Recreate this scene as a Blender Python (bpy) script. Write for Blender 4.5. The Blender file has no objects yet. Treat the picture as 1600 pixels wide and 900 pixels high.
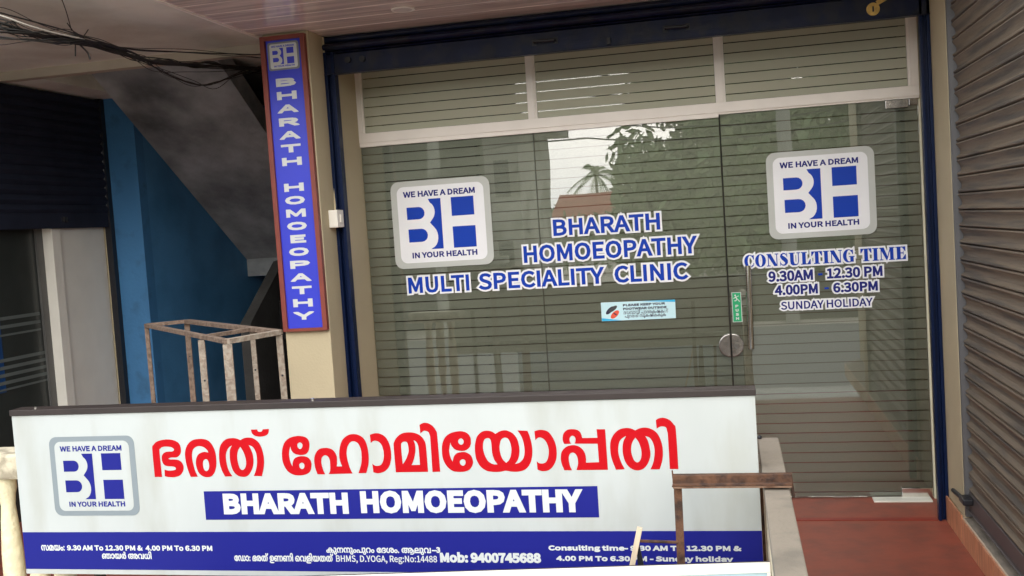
import bpy, math, random, os
from mathutils import Vector, Matrix
from mathutils.geometry import delaunay_2d_cdt
S = bpy.context.scene
C = S.collection
random.seed(7)

# ------------------------------------------------------------------ camera, sky, sun, exposure
cam = bpy.data.cameras.new('camera'); co = bpy.data.objects.new('camera', cam); C.objects.link(co); S.camera = co
cam.sensor_width = 36; cam.lens = 35.87; cam.clip_start = 0.05; cam.clip_end = 2000
_y, _p, _r = 0.21435, 0.06019, -0.06517
_f = Vector((-math.sin(_y)*math.cos(_p), math.cos(_y)*math.cos(_p), -math.sin(_p)))
_rt = Vector((math.cos(_y), math.sin(_y), 0)); _up = _rt.cross(_f)
_r2 = _rt*math.cos(_r)+_up*math.sin(_r); _u2 = _up*math.cos(_r)-_rt*math.sin(_r)
_m = Matrix((_r2, _u2, -_f)).transposed().to_4x4(); _m.translation = Vector((0, -5.7231, 1.5944))
co.matrix_world = _m

SUN_EL, SUN_AZ = math.radians(22), math.radians(176)      # azimuth clockwise from +Y: behind the camera
W = bpy.data.worlds.new("World"); S.world = W; W.use_nodes = True
nt = W.node_tree; bg = nt.nodes['Background']
sky = nt.nodes.new('ShaderNodeTexSky'); sky.sky_type = 'NISHITA'; sky.sun_disc = False
sky.sun_elevation = SUN_EL; sky.sun_rotation = SUN_AZ; sky.air_density = 1.6; sky.dust_density = 6; sky.ozone_density = 1
hs = nt.nodes.new('ShaderNodeHueSaturation'); hs.inputs['Saturation'].default_value = 0.4
nt.links.new(sky.outputs[0], hs.inputs['Color']); 
ov = nt.nodes.new('ShaderNodeMix'); ov.data_type = 'RGBA'; ov.inputs[0].default_value = .8      # even cloud cover over the clear sky
ov.inputs[7].default_value = (7.0, 7.3, 7.6, 1); nt.links.new(hs.outputs[0], ov.inputs[6]); nt.links.new(ov.outputs[2], bg.inputs[0])
bg.inputs[1].default_value = 0.14
sl = bpy.data.lights.new('sun', 'SUN'); sl.energy = 1.1; sl.angle = math.radians(85); sl.color = (1, .985, .96)
so = bpy.data.objects.new('sun', sl); C.objects.link(so); so.location = (0, -20, 30)
sd = Vector((math.sin(SUN_AZ)*math.cos(SUN_EL), math.cos(SUN_AZ)*math.cos(SUN_EL), math.sin(SUN_EL)))
so.rotation_euler = sd.to_track_quat('Z', 'Y').to_euler()
S.view_settings.view_transform = 'Standard'; S.view_settings.look = 'None'; S.view_settings.gamma = 1
S.view_settings.exposure = 1.33
S.cycles.max_bounces = 10; S.cycles.diffuse_bounces = 7; S.cycles.transparent_max_bounces = 16; S.cycles.use_denoising = True

# ------------------------------------------------------------------ helpers
def srgb(r, g, b):
    f = lambda c: (c/255/12.92 if c/255 <= .04045 else ((c/255+.055)/1.055)**2.4)
    return (f(r), f(g), f(b))

def mat(name, col, rough=.6, var=.12, scale=6, bump=.0, bscale=60, metal=0, spec=.5, col2=None, cscale=None, stretch=None, cpos=(.45, .62), coat=0):
    """plain surface: base colour with soft noise, an optional second colour in blotches, fine relief"""
    m = bpy.data.materials.new(name); m.use_nodes = True; n = m.node_tree.nodes; l = m.node_tree.links
    p = n['Principled BSDF']; p.inputs['Roughness'].default_value = rough; p.inputs['Metallic'].default_value = metal
    p.inputs['Specular IOR Level'].default_value = spec; p.inputs['Coat Weight'].default_value = coat
    g = n.new('ShaderNodeNewGeometry'); mp = n.new('ShaderNodeMapping'); l.new(g.outputs['Position'], mp.inputs[0])
    if stretch: mp.inputs['Scale'].default_value = stretch
    def noise(s, det=5):
        t = n.new('ShaderNodeTexNoise'); t.inputs['Scale'].default_value = s; t.inputs['Detail'].default_value = det
        l.new(mp.outputs[0], t.inputs['Vector']); return t
    t = noise(scale); r = n.new('ShaderNodeMapRange'); l.new(t.outputs[0], r.inputs[0])
    r.inputs['From Min'].default_value = .3; r.inputs['From Max'].default_value = .7
    r.inputs['To Min'].default_value = 1-var; r.inputs['To Max'].default_value = 1+var
    mx = n.new('ShaderNodeMix'); mx.data_type = 'RGBA'; mx.blend_type = 'MULTIPLY'; mx.inputs[0].default_value = 1
    l.new(r.outputs[0], mx.inputs[7])
    if col2:
        t2 = noise(cscale or scale, 8); cr = n.new('ShaderNodeValToRGB'); l.new(t2.outputs[0], cr.inputs[0])
        cr.color_ramp.elements[0].position = cpos[0]; cr.color_ramp.elements[0].color = (*col, 1)
        cr.color_ramp.elements[1].position = cpos[1]; cr.color_ramp.elements[1].color = (*col2, 1)
        l.new(cr.outputs[0], mx.inputs[6])
    else: mx.inputs[6].default_value = (*col, 1)
    l.new(mx.outputs[2], p.inputs['Base Color'])
    if bump:
        t3 = noise(bscale, 6); b = n.new('ShaderNodeBump'); b.inputs['Strength'].default_value = bump; b.inputs['Distance'].default_value = .01
        l.new(t3.outputs[0], b.inputs['Height']); l.new(b.outputs[0], p.inputs['Normal'])
    return m

class MB:
    def __init__(s): s.v = []; s.f = []
    def add(s, v, f):
        o = len(s.v); s.v += [tuple(p) for p in v]; s.f += [tuple(i+o for i in q) for q in f]; return s
    def box(s, x0, x1, y0, y1, z0, z1):
        x0, x1 = sorted((x0, x1)); y0, y1 = sorted((y0, y1)); z0, z1 = sorted((z0, z1))
        return s.add([(x0,y0,z0),(x1,y0,z0),(x1,y1,z0),(x0,y1,z0),(x0,y0,z1),(x1,y0,z1),(x1,y1,z1),(x0,y1,z1)],
                     [(0,3,2,1),(4,5,6,7),(0,1,5,4),(1,2,6,5),(2,3,7,6),(3,0,4,7)])
    def bar(s, a, b, w, h, up=(0, 0, 1)):
        """rectangular bar from a to b, w wide across, h deep along up"""
        a, b = Vector(a), Vector(b); d = (b-a).normalized(); u = Vector(up)
        if abs(d.dot(u)) > .95: u = Vector((0, 1, 0))
        x = d.cross(u).normalized(); u = x.cross(d).normalized()
        c = [(-1,-1),(1,-1),(1,1),(-1,1)]
        return s.add([e+x*i*w/2+u*j*h/2 for e in (a, b) for i, j in c],
                     [(0,1,2,3),(7,6,5,4),(0,4,5,1),(1,5,6,2),(2,6,7,3),(3,7,4,0)])
    def tube(s, pts, r, n=8, cap=True):
        pts = [Vector(p) for p in pts]; N = len(pts); o = len(s.v); rr = r if isinstance(r, (list, tuple)) else [r]*N
        t0 = (pts[1]-pts[0]).normalized(); u = t0.orthogonal().normalized()
        for i, p in enumerate(pts):
            t = (pts[min(i+1, N-1)]-pts[max(i-1, 0)]).normalized(); u = (u-t*u.dot(t)).normalized(); w = t.cross(u)
            for k in range(n):
                a = 2*math.pi*k/n; s.v.append(tuple(p+(u*math.cos(a)+w*math.sin(a))*rr[i]))
        for i in range(N-1):
            for k in range(n):
                a, b = o+i*n+k, o+i*n+(k+1) % n; s.f.append((a, b, b+n, a+n))
        if cap: s.f.append(tuple(o+k for k in range(n))[::-1]); s.f.append(tuple(o+(N-1)*n+k for k in range(n)))
        return s
    def lathe(s, prof, c=(0, 0, 0), n=16):
        o = len(s.v)
        for r, z in prof:
            for k in range(n):
                a = 2*math.pi*k/n; s.v.append((c[0]+r*math.cos(a), c[1]+r*math.sin(a), c[2]+z))
        for i in range(len(prof)-1):
            for k in range(n):
                a, b = o+i*n+k, o+i*n+(k+1) % n; s.f.append((a, b, b+n, a+n))
        s.f.append(tuple(o+k for k in range(n))[::-1]); s.f.append(tuple(o+(len(prof)-1)*n+k for k in range(n))); return s
    def prism(s, pts, axis, a, b):
        """polygon in the plane across axis (0 x, 1 y, 2 z), extruded from a to b"""
        n = len(pts)
        def P(p, d): q = list(p); q.insert(axis, d); return tuple(q)
        return s.add([P(p, a) for p in pts]+[P(p, b) for p in pts],
                     [tuple(range(n))[::-1], tuple(range(n, 2*n))]+[(i, (i+1) % n, n+(i+1) % n, n+i) for i in range(n)])
    def mesh(s, name, smooth=False):
        me = bpy.data.meshes.new(name); me.from_pydata(s.v, [], s.f); me.update()
        import bmesh
        b = bmesh.new(); b.from_mesh(me); bmesh.ops.recalc_face_normals(b, faces=b.faces); b.to_mesh(me); b.free()
        if smooth:
            me.polygons.foreach_set('use_smooth', [True]*len(me.polygons))
            try: me.set_sharp_from_angle(angle=math.radians(40))
            except Exception: pass
        return me

def obj(name, mb, m, parent=None, smooth=False, bevel=0):
    me = mb if isinstance(mb, bpy.types.Mesh) else mb.mesh(name, smooth)
    if m and not me.materials: me.materials.append(m)
    o = bpy.data.objects.new(name, me); C.objects.link(o)
    if parent: o.parent = parent; o.matrix_parent_inverse = Matrix.Translation(-parent.location) if parent.type == 'EMPTY' else Matrix.Identity(4)
    if bevel:
        b = o.modifiers.new('bevel', 'BEVEL'); b.width = bevel; b.segments = 2; b.limit_method = 'ANGLE'
    return o
def tag(o, label, cat, group=None):
    o['label'] = label; o['category'] = cat
    if group: o['group'] = group
    return o
def thing(name, loc, label, cat, group=None):
    o = bpy.data.objects.new(name, None); C.objects.link(o); o.location = loc; o.empty_display_size = .1
    return tag(o, label, cat, group)
def struct(name, mb, m, bevel=0, smooth=False):
    o = obj(name, mb, m, None, smooth, bevel); o['kind'] = 'structure'; return o
def B(*a): return MB().box(*a)

# ------------------------------------------------------------------ lettering: outlines joined in the plane
def smooth_pts(spec, step=4):
    """'x,y x,y! ...': closed Catmull-Rom outline, ! marks corners"""
    P = []; K = []
    for t in spec.split(): K.append(t.endswith('!')); P.append(tuple(float(c) for c in t.rstrip('!').split(',')))
    n = len(P); out = []
    for i in range(n):
        p0, p1, p2, p3 = P[i-1], P[i], P[(i+1) % n], P[(i+2) % n]
        if K[i]: p0 = (2*p1[0]-p2[0], 2*p1[1]-p2[1]) if K[(i+1) % n] else p1
        if K[(i+1) % n]: p3 = p2
        if K[i] and K[(i+1) % n]: out.append(p1); continue
        for k in range(step):
            t = k/step
            out.append(tuple(.5*((2*b)+(-a+c)*t+(2*a-5*b+4*c-d)*t*t+(-a+3*b-3*c+d)*t**3) for a, b, c, d in zip(p0, p1, p2, p3)))
    return out
def area(c): return .5*sum(c[i-1][0]*c[i][1]-c[i][0]*c[i-1][1] for i in range(len(c)))
def union(contours, buf=0):
    """contours: (points, +1/-1); returns verts, triangles of everything wound above zero, grown by buf"""
    V = []; F = []; sg = []
    for c, s in contours:
        o = len(V); c2 = c if area(c) > 0 else c[::-1]; V += c2; F.append(tuple(range(o, o+len(c2)))); sg.append(s)
        if buf > 0:
            n = len(c)
            for i in range(n):
                a, b = c[i-1], c[i]; dx, dy = b[0]-a[0], b[1]-a[1]; L = math.hypot(dx, dy)
                if L < 1e-9: continue
                nx, ny = -dy/L*buf, dx/L*buf; o = len(V)
                V += [(a[0]-nx, a[1]-ny), (b[0]-nx, b[1]-ny), (b[0]+nx, b[1]+ny), (a[0]+nx, a[1]+ny)]; F.append((o, o+1, o+2, o+3)); sg.append(99)
                # round the outer side of real corners only
                e = c[(i+1) % n]; ex, ey = e[0]-b[0], e[1]-b[1]; M = math.hypot(ex, ey)
                if M > 1e-9 and abs(dx*ey-dy*ex)/(L*M) > .12 or dx*ex+dy*ey < 0:
                    sgn = 1 if dx*ey-dy*ex < 0 else -1        # the side the outline turns away from
                    n1 = (-dy/L*sgn, dx/L*sgn); n2 = (-ey/M*sgn, ex/M*sgn); mx, my = n1[0]+n2[0], n1[1]+n2[1]; mm = math.hypot(mx, my)
                    if mm < 1e-3: continue
                    k = min(2/mm, 2.2)/mm*buf; q = [(b[0], b[1]), (b[0]+n1[0]*buf, b[1]+n1[1]*buf), (b[0]+mx*k, b[1]+my*k), (b[0]+n2[0]*buf, b[1]+n2[1]*buf)]
                    if abs(area(q)) < 1e-9: continue
                    if area(q) < 0: q = q[::-1]
                    o = len(V); V += q; F.append(tuple(range(o, o+4))); sg.append(99)
    r = delaunay_2d_cdt([Vector(v) for v in V], [], F, 1, 1e-5, True)
    keep = [f for f, of in zip(r[2], r[5]) if sum(sg[i] for i in of) > 0]
    return [(v[0], v[1]) for v in r[0]], keep
def clusters(cs):
    bb = [(min(p[0] for p in c), max(p[0] for p in c), min(p[1] for p in c), max(p[1] for p in c)) for c, s in cs]
    g = list(range(len(cs)))
    def find(i):
        while g[i] != i: i = g[i]
        return i
    for i in range(len(cs)):
        for j in range(i):
            a, b = bb[i], bb[j]
            if a[0] < b[1] and b[0] < a[1] and a[2] < b[3] and b[2] < a[3]: g[find(i)] = find(j)
    d = {}
    for i in range(len(cs)): d.setdefault(find(i), []).append(cs[i])
    return list(d.values())
FONT = None
try:
    FONT = bpy.data.fonts.load(os.path.join(bpy.utils.resource_path('LOCAL'), 'datafiles', 'fonts', 'Noto Sans CJK Regular.woff2'))
except Exception: pass
def font_contours(s):
    cu = bpy.data.curves.new('t', 'FONT'); cu.body = s
    if FONT and max(map(ord, s)) < 0x900: cu.font = FONT
    o = bpy.data.objects.new('t', cu); C.objects.link(o)
    dg = bpy.context.evaluated_depsgraph_get(); c = o.evaluated_get(dg).to_curve(dg)
    out = []
    for sp in c.splines:
        b = sp.bezier_points; pts = []; n = len(b)
        for i in range(n):
            p, q = b[i], b[(i+1) % n]; a0, a1, a2, a3 = p.co, p.handle_right, q.handle_left, q.co
            d = (a3-a0); L = d.length
            if L < 1e-6: continue
            flat = abs(d.x*(a1-a0).y-d.y*(a1-a0).x)/L+abs(d.x*(a2-a0).y-d.y*(a2-a0).x)/L < .004
            K = 1 if flat else 3
            for k in range(K):
                t = k/K; w = (1-t)**3*a0+3*(1-t)**2*t*a1+3*(1-t)*t*t*a2+t**3*a3; pts.append((w.x, w.y))
        cl = []
        for p in pts:
            if not cl or math.hypot(p[0]-cl[-1][0], p[1]-cl[-1][1]) > 2e-3: cl.append(p)
        if len(cl) > 2 and math.hypot(cl[0][0]-cl[-1][0], cl[0][1]-cl[-1][1]) < 2e-3: cl.pop()
        if len(cl) > 2 and abs(area(cl)) > 1e-6: out.append(cl)
    o.to_curve_clear() if hasattr(o, 'to_curve_clear') else None
    bpy.data.objects.remove(o); bpy.data.curves.remove(cu)
    if not out: return []
    big = max(out, key=lambda c: abs(area(c))); s0 = area(big) > 0
    return [(c, 1 if (area(c) > 0) == s0 else -1) for c in out]
def malayalam(s):
    """put the vowel signs in the order the eye meets them; the font engine does not"""
    out = []
    cons = lambda c: 0x0d15 <= ord(c) <= 0x0d39
    for i, c in enumerate(s):
        if c in '\u0d46\u0d47\u0d4a\u0d4b':
            j = len(out)-1
            while j > 0 and cons(out[j-1]) and s[i-2] == '\u0d4d': j -= 1; break
            out.insert(j, '\u0d46' if c in '\u0d46\u0d4a' else '\u0d47')
            if c in '\u0d4a\u0d4b': out.append('\u0d3e')
        elif c == '\u0d4d' and i+1 < len(s) and cons(s[i+1]): continue
        else: out.append(c)
    return ''.join(out)
_cap = []
def cap():
    if not _cap: _cap.append(max(p[1] for c, s in font_contours('H') for p in c))
    return _cap[0]
def sheet(name, cs, m, parent, y, buf=0, place=None):
    """contours already in metres (x, z) -> flat lettering facing the street at depth y; place maps (x, d, z) to the world"""
    v = []; f = []
    for k, cl in enumerate(clusters(cs)):
        cl = [([(p[0]*1000, p[1]*1000) for p in c], s) for c, s in cl]
        vv, ff = union(cl, buf*1000); o = len(v)
        yy = y-(k % 3)*.00008
        v += [(a/1000, yy, b/1000) for a, b in vv]; f += [tuple(i+o for i in q) for q in ff]
    if place: v = [place(p) for p in v]
    me = bpy.data.meshes.new(name); me.from_pydata(v, [], f); me.update()
    return obj(name, me, m, parent)
_mal = []
def mal():
    if not _mal: _mal.append(max(p[1] for c, s in font_contours('\u0d30') for p in c))
    return _mal[0]
def fit(cs, x0, x1, z0, z1, H, b=0):
    a0 = min(p[0] for c, s in cs for p in c); a1 = max(p[0] for c, s in cs for p in c)
    sx = (x1-x0-2*b)/(a1-a0); sz = (z1-z0-2*b)/H
    return [([(x0+b+(p[0]-a0)*sx, z0+b+p[1]*sz) for p in c], s) for c, s in cs]
def text(name, s, x0, x1, z0, z1, m, parent, y, bold=0, halo=0, halo_m=None, cs=None, H=None, place=None):
    cs = cs or font_contours(malayalam(s)); cs = fit(cs, x0, x1, z0, z1, H or (mal() if s and max(map(ord, s)) > 0xd00 else cap()), bold)
    if halo: sheet(name+'_outline', cs, halo_m, parent, y, bold+halo, place)
    return sheet(name, cs, m, parent, y-(.0006 if halo else 0), bold, place)
def rrect(x0, x1, z0, z1, r, n=6):
    out = []
    for cx, cz, a in ((x1-r, z1-r, 0), (x0+r, z1-r, 90), (x0+r, z0+r, 180), (x1-r, z0+r, 270)):
        for k in range(n+1):
            t = math.radians(a+90*k/n); out.append((cx+r*math.cos(t), cz+r*math.sin(t)))
    return out
def plate(name, pts, m, parent, y0, y1, place=None):
    mb = MB().prism(pts, 1, y0, y1)
    if place: mb.v = [place(p) for p in mb.v]
    return obj(name, mb, m, parent)

HEADLINE = """
1032,705! 1085,704! 1082,875 1088,890 1102,901 1128,905 1163,902 1182,893 1187,881 1172,872 1137,871 1110,861 1095,838 1096,806 1108,784 1133,775 1174,772 1190,762 1184,751 1160,746 1131,747 1107,753! 1105,709! 1127,704 1173,702 1214,713 1239,740 1246,772 1234,801 1209,816 1178,819 1152,820 1143,826 1162,832 1202,833 1228,851 1238,880 1228,923 1190,946 1133,952 1074,941 1042,918 1031,887
1291,702! 1342,703! 1326,744 1315,797 1313,845 1324,881 1346,899 1372,904 1402,896 1423,877 1432,860! 1411,865 1388,863 1358,849 1340,818 1336,781 1348,734 1374,708 1407,699 1442,707 1467,737 1481,784 1482,847 1470,895 1445,932 1413,948 1373,951 1327,944 1291,919 1270,882 1263,840 1271,766
-1410,818 1423,809 1429,780 1423,751 1405,739 1390,752 1385,786 1392,809
1535,702! 1587,703! 1564,741 1553,794 1553,841 1564,872 1583,895 1602,904! 1587,882 1580,851 1580,799 1594,741 1622,709 1661,698 1698,708 1729,750 1742,796 1740,843 1729,880 1717,905! 1744,892 1761,863 1767,827 1764,780 1753,739 1736,703! 1792,702! 1810,759 1816,821 1807,878 1788,920 1755,946 1722,953 1688,949 1662,937! 1638,948 1605,952 1565,946 1535,925 1515,894 1506,852 1504,795 1516,742
-1658,894! 1675,865 1688,823 1689,781 1677,753 1659,743 1643,756 1633,793 1631,834 1641,871
1741,1004! 1785,1004! 1789,992 1803,988 1817,992 1823,1004! 1866,1006! 1860,978 1839,963 1800,957 1765,964 1747,980
2003,890! 2009,864 2029,843 2064,834 2099,837 2123,857 2133,888 2133,918 2119,942 2090,954 2052,956 2008,947 1970,922 1949,881 1941,835 1945,783 1968,736 2004,710 2047,703 2091,708 2123,726 2136,760 2136,790 2119,816 2090,826 2057,825 2026,813 2011,787 2007,761! 1995,792 1990,834 1994,865
-2070,915 2085,904 2084,886 2073,873 2062,874 2052,887 2054,906
-2073,785 2087,775 2088,758 2078,745 2064,745 2055,757 2055,775
2173,709! 2225,708! 2213,738 2205,779 2208,810 2220,825 2236,830 2254,819 2263,794 2262,753 2258,727 2247,709! 2408,711! 2391,751 2379,812 2380,853 2391,888 2411,911 2433,915 2458,902 2474,866 2476,821 2469,770 2447,712! 2499,713! 2518,769 2523,830 2516,891 2498,932 2465,955 2428,961 2391,952 2356,924 2336,879 2328,828 2332,787 2342,757! 2306,758! 2311,793 2309,829 2292,859 2267,873 2235,877 2196,869 2170,841 2158,805 2160,754
2541,954! 2543,901! 2559,914 2581,915 2606,899 2619,869 2623,828 2615,788 2598,763 2574,757 2556,761 2543,772! 2546,717! 2578,710 2621,722 2652,752 2668,797 2671,848 2663,898 2640,939 2608,959 2576,963
2693,715! 2902,715! 2900,874 2890,914 2866,944 2831,960 2795,964 2754,959 2718,937 2695,903 2691,868
-2742,765! 2739,877 2747,901 2765,907 2780,901 2786,876 2786,846 2777,821 2762,791
-2798,759! 2853,760! 2852,860 2847,890 2835,908 2822,914! 2830,890 2831,855 2824,820 2810,780
2868,1009! 2870,955! 2889,970 2904,971 2922,963 2929,943 2931,913 2930,714! 2980,715! 2977,932 2973,967 2952,1000 2923,1018 2895,1021
3057,896! 3063,876 3082,853 3114,843 3147,844 3177,864 3187,893 3186,925 3168,951 3138,963 3103,963 3061,953 3027,929 3007,892 3000,847 3004,792 3026,747 3060,719 3100,712 3141,715 3172,730 3190,760 3191,789 3178,817 3149,834 3124,835 3093,828 3074,809 3063,776! 3051,806 3046,841 3050,866
-3126,920 3140,910 3141,894 3132,882 3118,882 3108,895 3110,911
-3128,791 3143,783 3144,765 3134,752 3121,752 3110,763 3110,781
3343,943! 3324,957 3294,964 3259,957 3229,930 3214,888 3209,844 3214,789 3239,742 3277,716 3322,709 3362,710 3392,716 3426,710 3471,709 3516,723 3548,759 3564,813 3565,867 3556,920 3543,958! 3482,961! 3503,926 3515,882 3518,833 3509,794 3490,770 3469,760 3454,756! 3474,785 3485,824 3486,863 3477,907 3454,942 3428,958 3404,964 3374,959
-3293,918 3308,912 3314,891 3315,852 3317,822 3325,787 3345,755! 3315,758 3286,778 3269,813 3261,852 3264,887 3275,911
-3401,919 3420,912 3433,884 3437,849 3431,810 3419,783 3399,764! 3379,786 3367,821 3364,860 3372,895 3383,912
3586,954! 3588,899! 3605,914 3625,914 3646,899 3661,870 3666,831 3659,792 3644,765 3622,757 3602,760 3588,771! 3590,720! 3619,710 3658,716 3689,743 3709,786 3714,835 3706,888 3684,932 3659,955 3620,962
3826,874! 3963,871! 3965,760! 3887,758! 3888,788 3881,822 3861,849 3837,862 3809,865 3774,856 3746,829 3736,791 3740,752 3754,714! 3800,713! 3789,741 3784,780 3788,804 3798,816 3813,820 3829,809 3838,784 3838,750 3826,714! 4015,713! 4013,957! 3962,958! 3964,907! 3873,907! 3868,931 3853,953 3820,962 3786,958 3763,938 3755,912 3756,890 3763,873! 3804,874! 3798,887 3796,901 3802,916 3815,922 3829,914 3832,896
4063,713! 4116,715! 4099,751 4085,800 4084,843 4094,881 4112,902 4135,914! 4118,885 4110,847 4111,799 4125,751 4153,719 4188,707 4224,716 4254,749 4271,797 4269,839 4261,882 4247,911! 4272,901 4291,868 4297,825 4290,772 4279,739 4266,712! 4320,712! 4339,767 4345,829 4336,886 4315,929 4284,953 4247,962 4214,957 4190,946! 4167,958 4135,962 4096,953 4064,927 4042,887 4036,839 4041,781
-4188,903! 4205,879 4217,840 4219,802 4210,769 4191,755 4173,769 4161,808 4160,841 4169,875
4314,1005! 4316,953! 4336,965 4355,966 4371,959 4376,937 4379,904 4379,713! 4429,712! 4427,941 4418,974 4394,1003 4362,1017 4334,1015
"""

# ------------------------------------------------------------------ materials
white_wall = mat('cream emulsion wall', srgb(186, 174, 144), .75, .06, 3, .15, 90)
taupe_wall = white_wall
plaster = mat('grey plaster', srgb(236, 238, 228), .85, .06, 2.2, .3, 40, col2=srgb(206, 204, 192), cscale=1.6)
pvc = mat('glossy brown ceiling panel', srgb(240, 224, 216), .14, .24, 5, .02, 20, stretch=(.5, 7, 1), coat=.3)
blue_wall = mat('blue wall paint', srgb(66, 124, 174), .6, .08, 3, .3, 40, col2=srgb(56, 104, 144), cscale=9, cpos=(.55, .75))
stair_blue_wall = mat('stair side blue paint', srgb(80, 142, 192), .6, .10, 1.3, .3, 40, col2=srgb(62, 120, 166), cscale=2.5, cpos=(.45, .7))  # same paint as the blue pillar, colour lifted to offset the shade here
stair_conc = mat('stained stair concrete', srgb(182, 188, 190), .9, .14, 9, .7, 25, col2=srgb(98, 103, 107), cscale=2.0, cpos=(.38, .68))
dark_wall = mat('wall with shade in colour', srgb(16, 17, 18), .9, .1, 3)  # darkness of the stairwell and interior put into a near-black colour
navy = mat('navy gloss paint', srgb(8, 25, 58), .35, .10, 8, .05, 60, spec=.2)
navy_dirty = mat('navy shutter paint dulled by dust', srgb(14, 24, 54), .42, .2, 9, .1, 60, spec=.3, col2=srgb(32, 36, 50), cscale=12)
dark_navy = mat('dark navy shutter', srgb(40, 44, 58), .7, .15, 5, .1, 60, spec=.1)
alu = mat('cream powder coated aluminium', srgb(247, 241, 233), .35, .03, 8)
gasket = mat('black rubber seal', (.01, .01, .01), .6)
steel = mat('brushed steel', (.82, .79, .75), .14, .08, 30, metal=1)
steel_dull = mat('dull satin steel', (.46, .43, .40), .24, .25, 30, metal=1)
brass = mat('aged brass', (.55, .36, .12), .38, .2, 40, metal=1)
black = mat('black painted iron', (.012, .013, .018), .45, .2, 20)
slat_brown = mat('dusty brown shutter steel', srgb(128, 115, 100), .6, .12, 3, .3, 30, spec=.3, col2=srgb(92, 86, 80), cscale=3, stretch=(1, .5, 13), metal=.15)
floor_red = mat('red oxide floor', srgb(146, 78, 62), .5, .14, 1.4, .08, 40, spec=.2, col2=srgb(124, 72, 60), cscale=7, cpos=(.4, .7))
tile_m = mat('wood look skirting tile', srgb(206, 146, 110), .35, .14, 10, 0, col2=srgb(184, 124, 92), cscale=18, stretch=(3, 3, .5))
grout = mat('pale grout', srgb(200, 180, 160), .9)
cement = mat('worn cement coping', srgb(134, 124, 112), .85, .10, 4, .35, 70, col2=srgb(118, 110, 100), cscale=9)
peel = mat('peeling cream paint', srgb(226, 214, 186), .8, .1, 14, .6, 50, col2=srgb(170, 152, 124), cscale=30, cpos=(.52, .62))
ivory = mat('cast ivory baluster', srgb(232, 222, 188), .7, .08, 30, .7, 45)
board_white = mat('white printed flex', srgb(184, 189, 188), .42, .03, 2.5, .10, 3, col2=srgb(174, 177, 172), cscale=3.5, stretch=(2.5, 1, .7), cpos=(.5, .72))
board_blue = mat('indigo print', srgb(28, 32, 124), .45, .03, 4, spec=.2)
print_red = mat('red print', srgb(180, 0, 16), .45, .02, 4, spec=.2)
print_grey = mat('grey print', srgb(128, 138, 144), .42, .02)
print_white = mat('white print', srgb(204, 208, 207), .42, .01)
edge_brown = mat('dark brown board edging', srgb(46, 37, 35), .5, .15, 10)
back_flex = mat('grey back of flex banner', srgb(150, 150, 140), .7, .05)
vinyl_blue = mat('royal blue vinyl', srgb(4, 58, 172), .45, .02, spec=.2)
vinyl_ink = mat('navy vinyl', srgb(30, 38, 120), .45, .02, spec=.2)
vinyl_white = mat('white vinyl', srgb(232, 234, 238), .4, .02)
vinyl_frost = mat('milky frosted vinyl', srgb(186, 190, 186), .5, .04)
sign_blue = mat('violet blue sign face', srgb(50, 60, 198), .35, .03)
sign_brown = mat('red brown sign frame', srgb(126, 58, 46), .45, .12, 10)
rust = mat('rusted angle iron', srgb(92, 62, 44), .85, .3, 20, .5, 80, col2=srgb(58, 40, 32), cscale=30)
rust_light = mat('pale flaking rust', srgb(128, 100, 80), .85, .25, 25, .5, 80, col2=srgb(84, 58, 42), cscale=25)  # paler rust tone for the flange and weld beads
old_iron = mat('paint flaked iron angle', srgb(150, 138, 124), .85, .12, 18, .5, 90, col2=srgb(134, 118, 104), cscale=60, cpos=(.44, .58))
old_iron_b = mat('brown flaked iron angle', srgb(118, 100, 86), .85, .2, 18, .5, 90, col2=srgb(98, 80, 68), cscale=60, cpos=(.44, .58))
wood = mat('weathered pale wood', srgb(206, 188, 164), .8, .15, 10, .3, 60, stretch=(6, 6, .6))
pale_blue = mat('pale blue sign face', srgb(190, 220, 232), .4, .03)
plastic_w = mat('white plastic box', srgb(232, 228, 218), .4, .02)
green_m = mat('green safety print', srgb(20, 160, 104), .4, .02)
cyan_m = mat('pale cyan print', srgb(196, 230, 238), .4, .04)
cyan_d = mat('bright cyan print', srgb(40, 176, 224), .4, .04)
ink = mat('near black ink', srgb(28, 28, 60), .5, .02)
orange = mat('orange red print', srgb(226, 84, 56), .5, .05)
cable_m = mat('black cable sheath', (.02, .018, .016), .5, .2, 30)
cable_w = mat('pale cable sheath', (.6, .56, .5), .4, .1, 30)
lamp_m = mat('white lamp lens', srgb(214, 206, 200), .4)

def glass_mat(name, refl, tint):
    m = bpy.data.materials.new(name); m.use_nodes = True; n = m.node_tree.nodes; l = m.node_tree.links
    n.remove(n['Principled BSDF']); out = n['Material Output']
    tr = n.new('ShaderNodeBsdfTransparent'); tr.inputs[0].default_value = (*tint, 1)
    gl = n.new('ShaderNodeBsdfGlossy'); gl.inputs['Roughness'].default_value = 0.0
    g = n.new('ShaderNodeNewGeometry'); t = n.new('ShaderNodeTexNoise'); t.inputs['Scale'].default_value = 2.2; t.inputs['Detail'].default_value = 1
    l.new(g.outputs['Position'], t.inputs['Vector']); b = n.new('ShaderNodeBump'); b.inputs['Strength'].default_value = .03; b.inputs['Distance'].default_value = .02
    l.new(t.outputs[0], b.inputs['Height']); l.new(b.outputs[0], gl.inputs['Normal'])
    fr = n.new('ShaderNodeFresnel'); fr.inputs[0].default_value = refl
    mx = n.new('ShaderNodeMixShader'); l.new(fr.outputs[0], mx.inputs[0]); l.new(tr.outputs[0], mx.inputs[1]); l.new(gl.outputs[0], mx.inputs[2])
    l.new(mx.outputs[0], out.inputs[0]); return m
glass = glass_mat('tinted float glass', 1.93, (.95, .955, .93))
glass_t = glass_mat('transom glass', 1.9, (.8, .85, .78))
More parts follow.
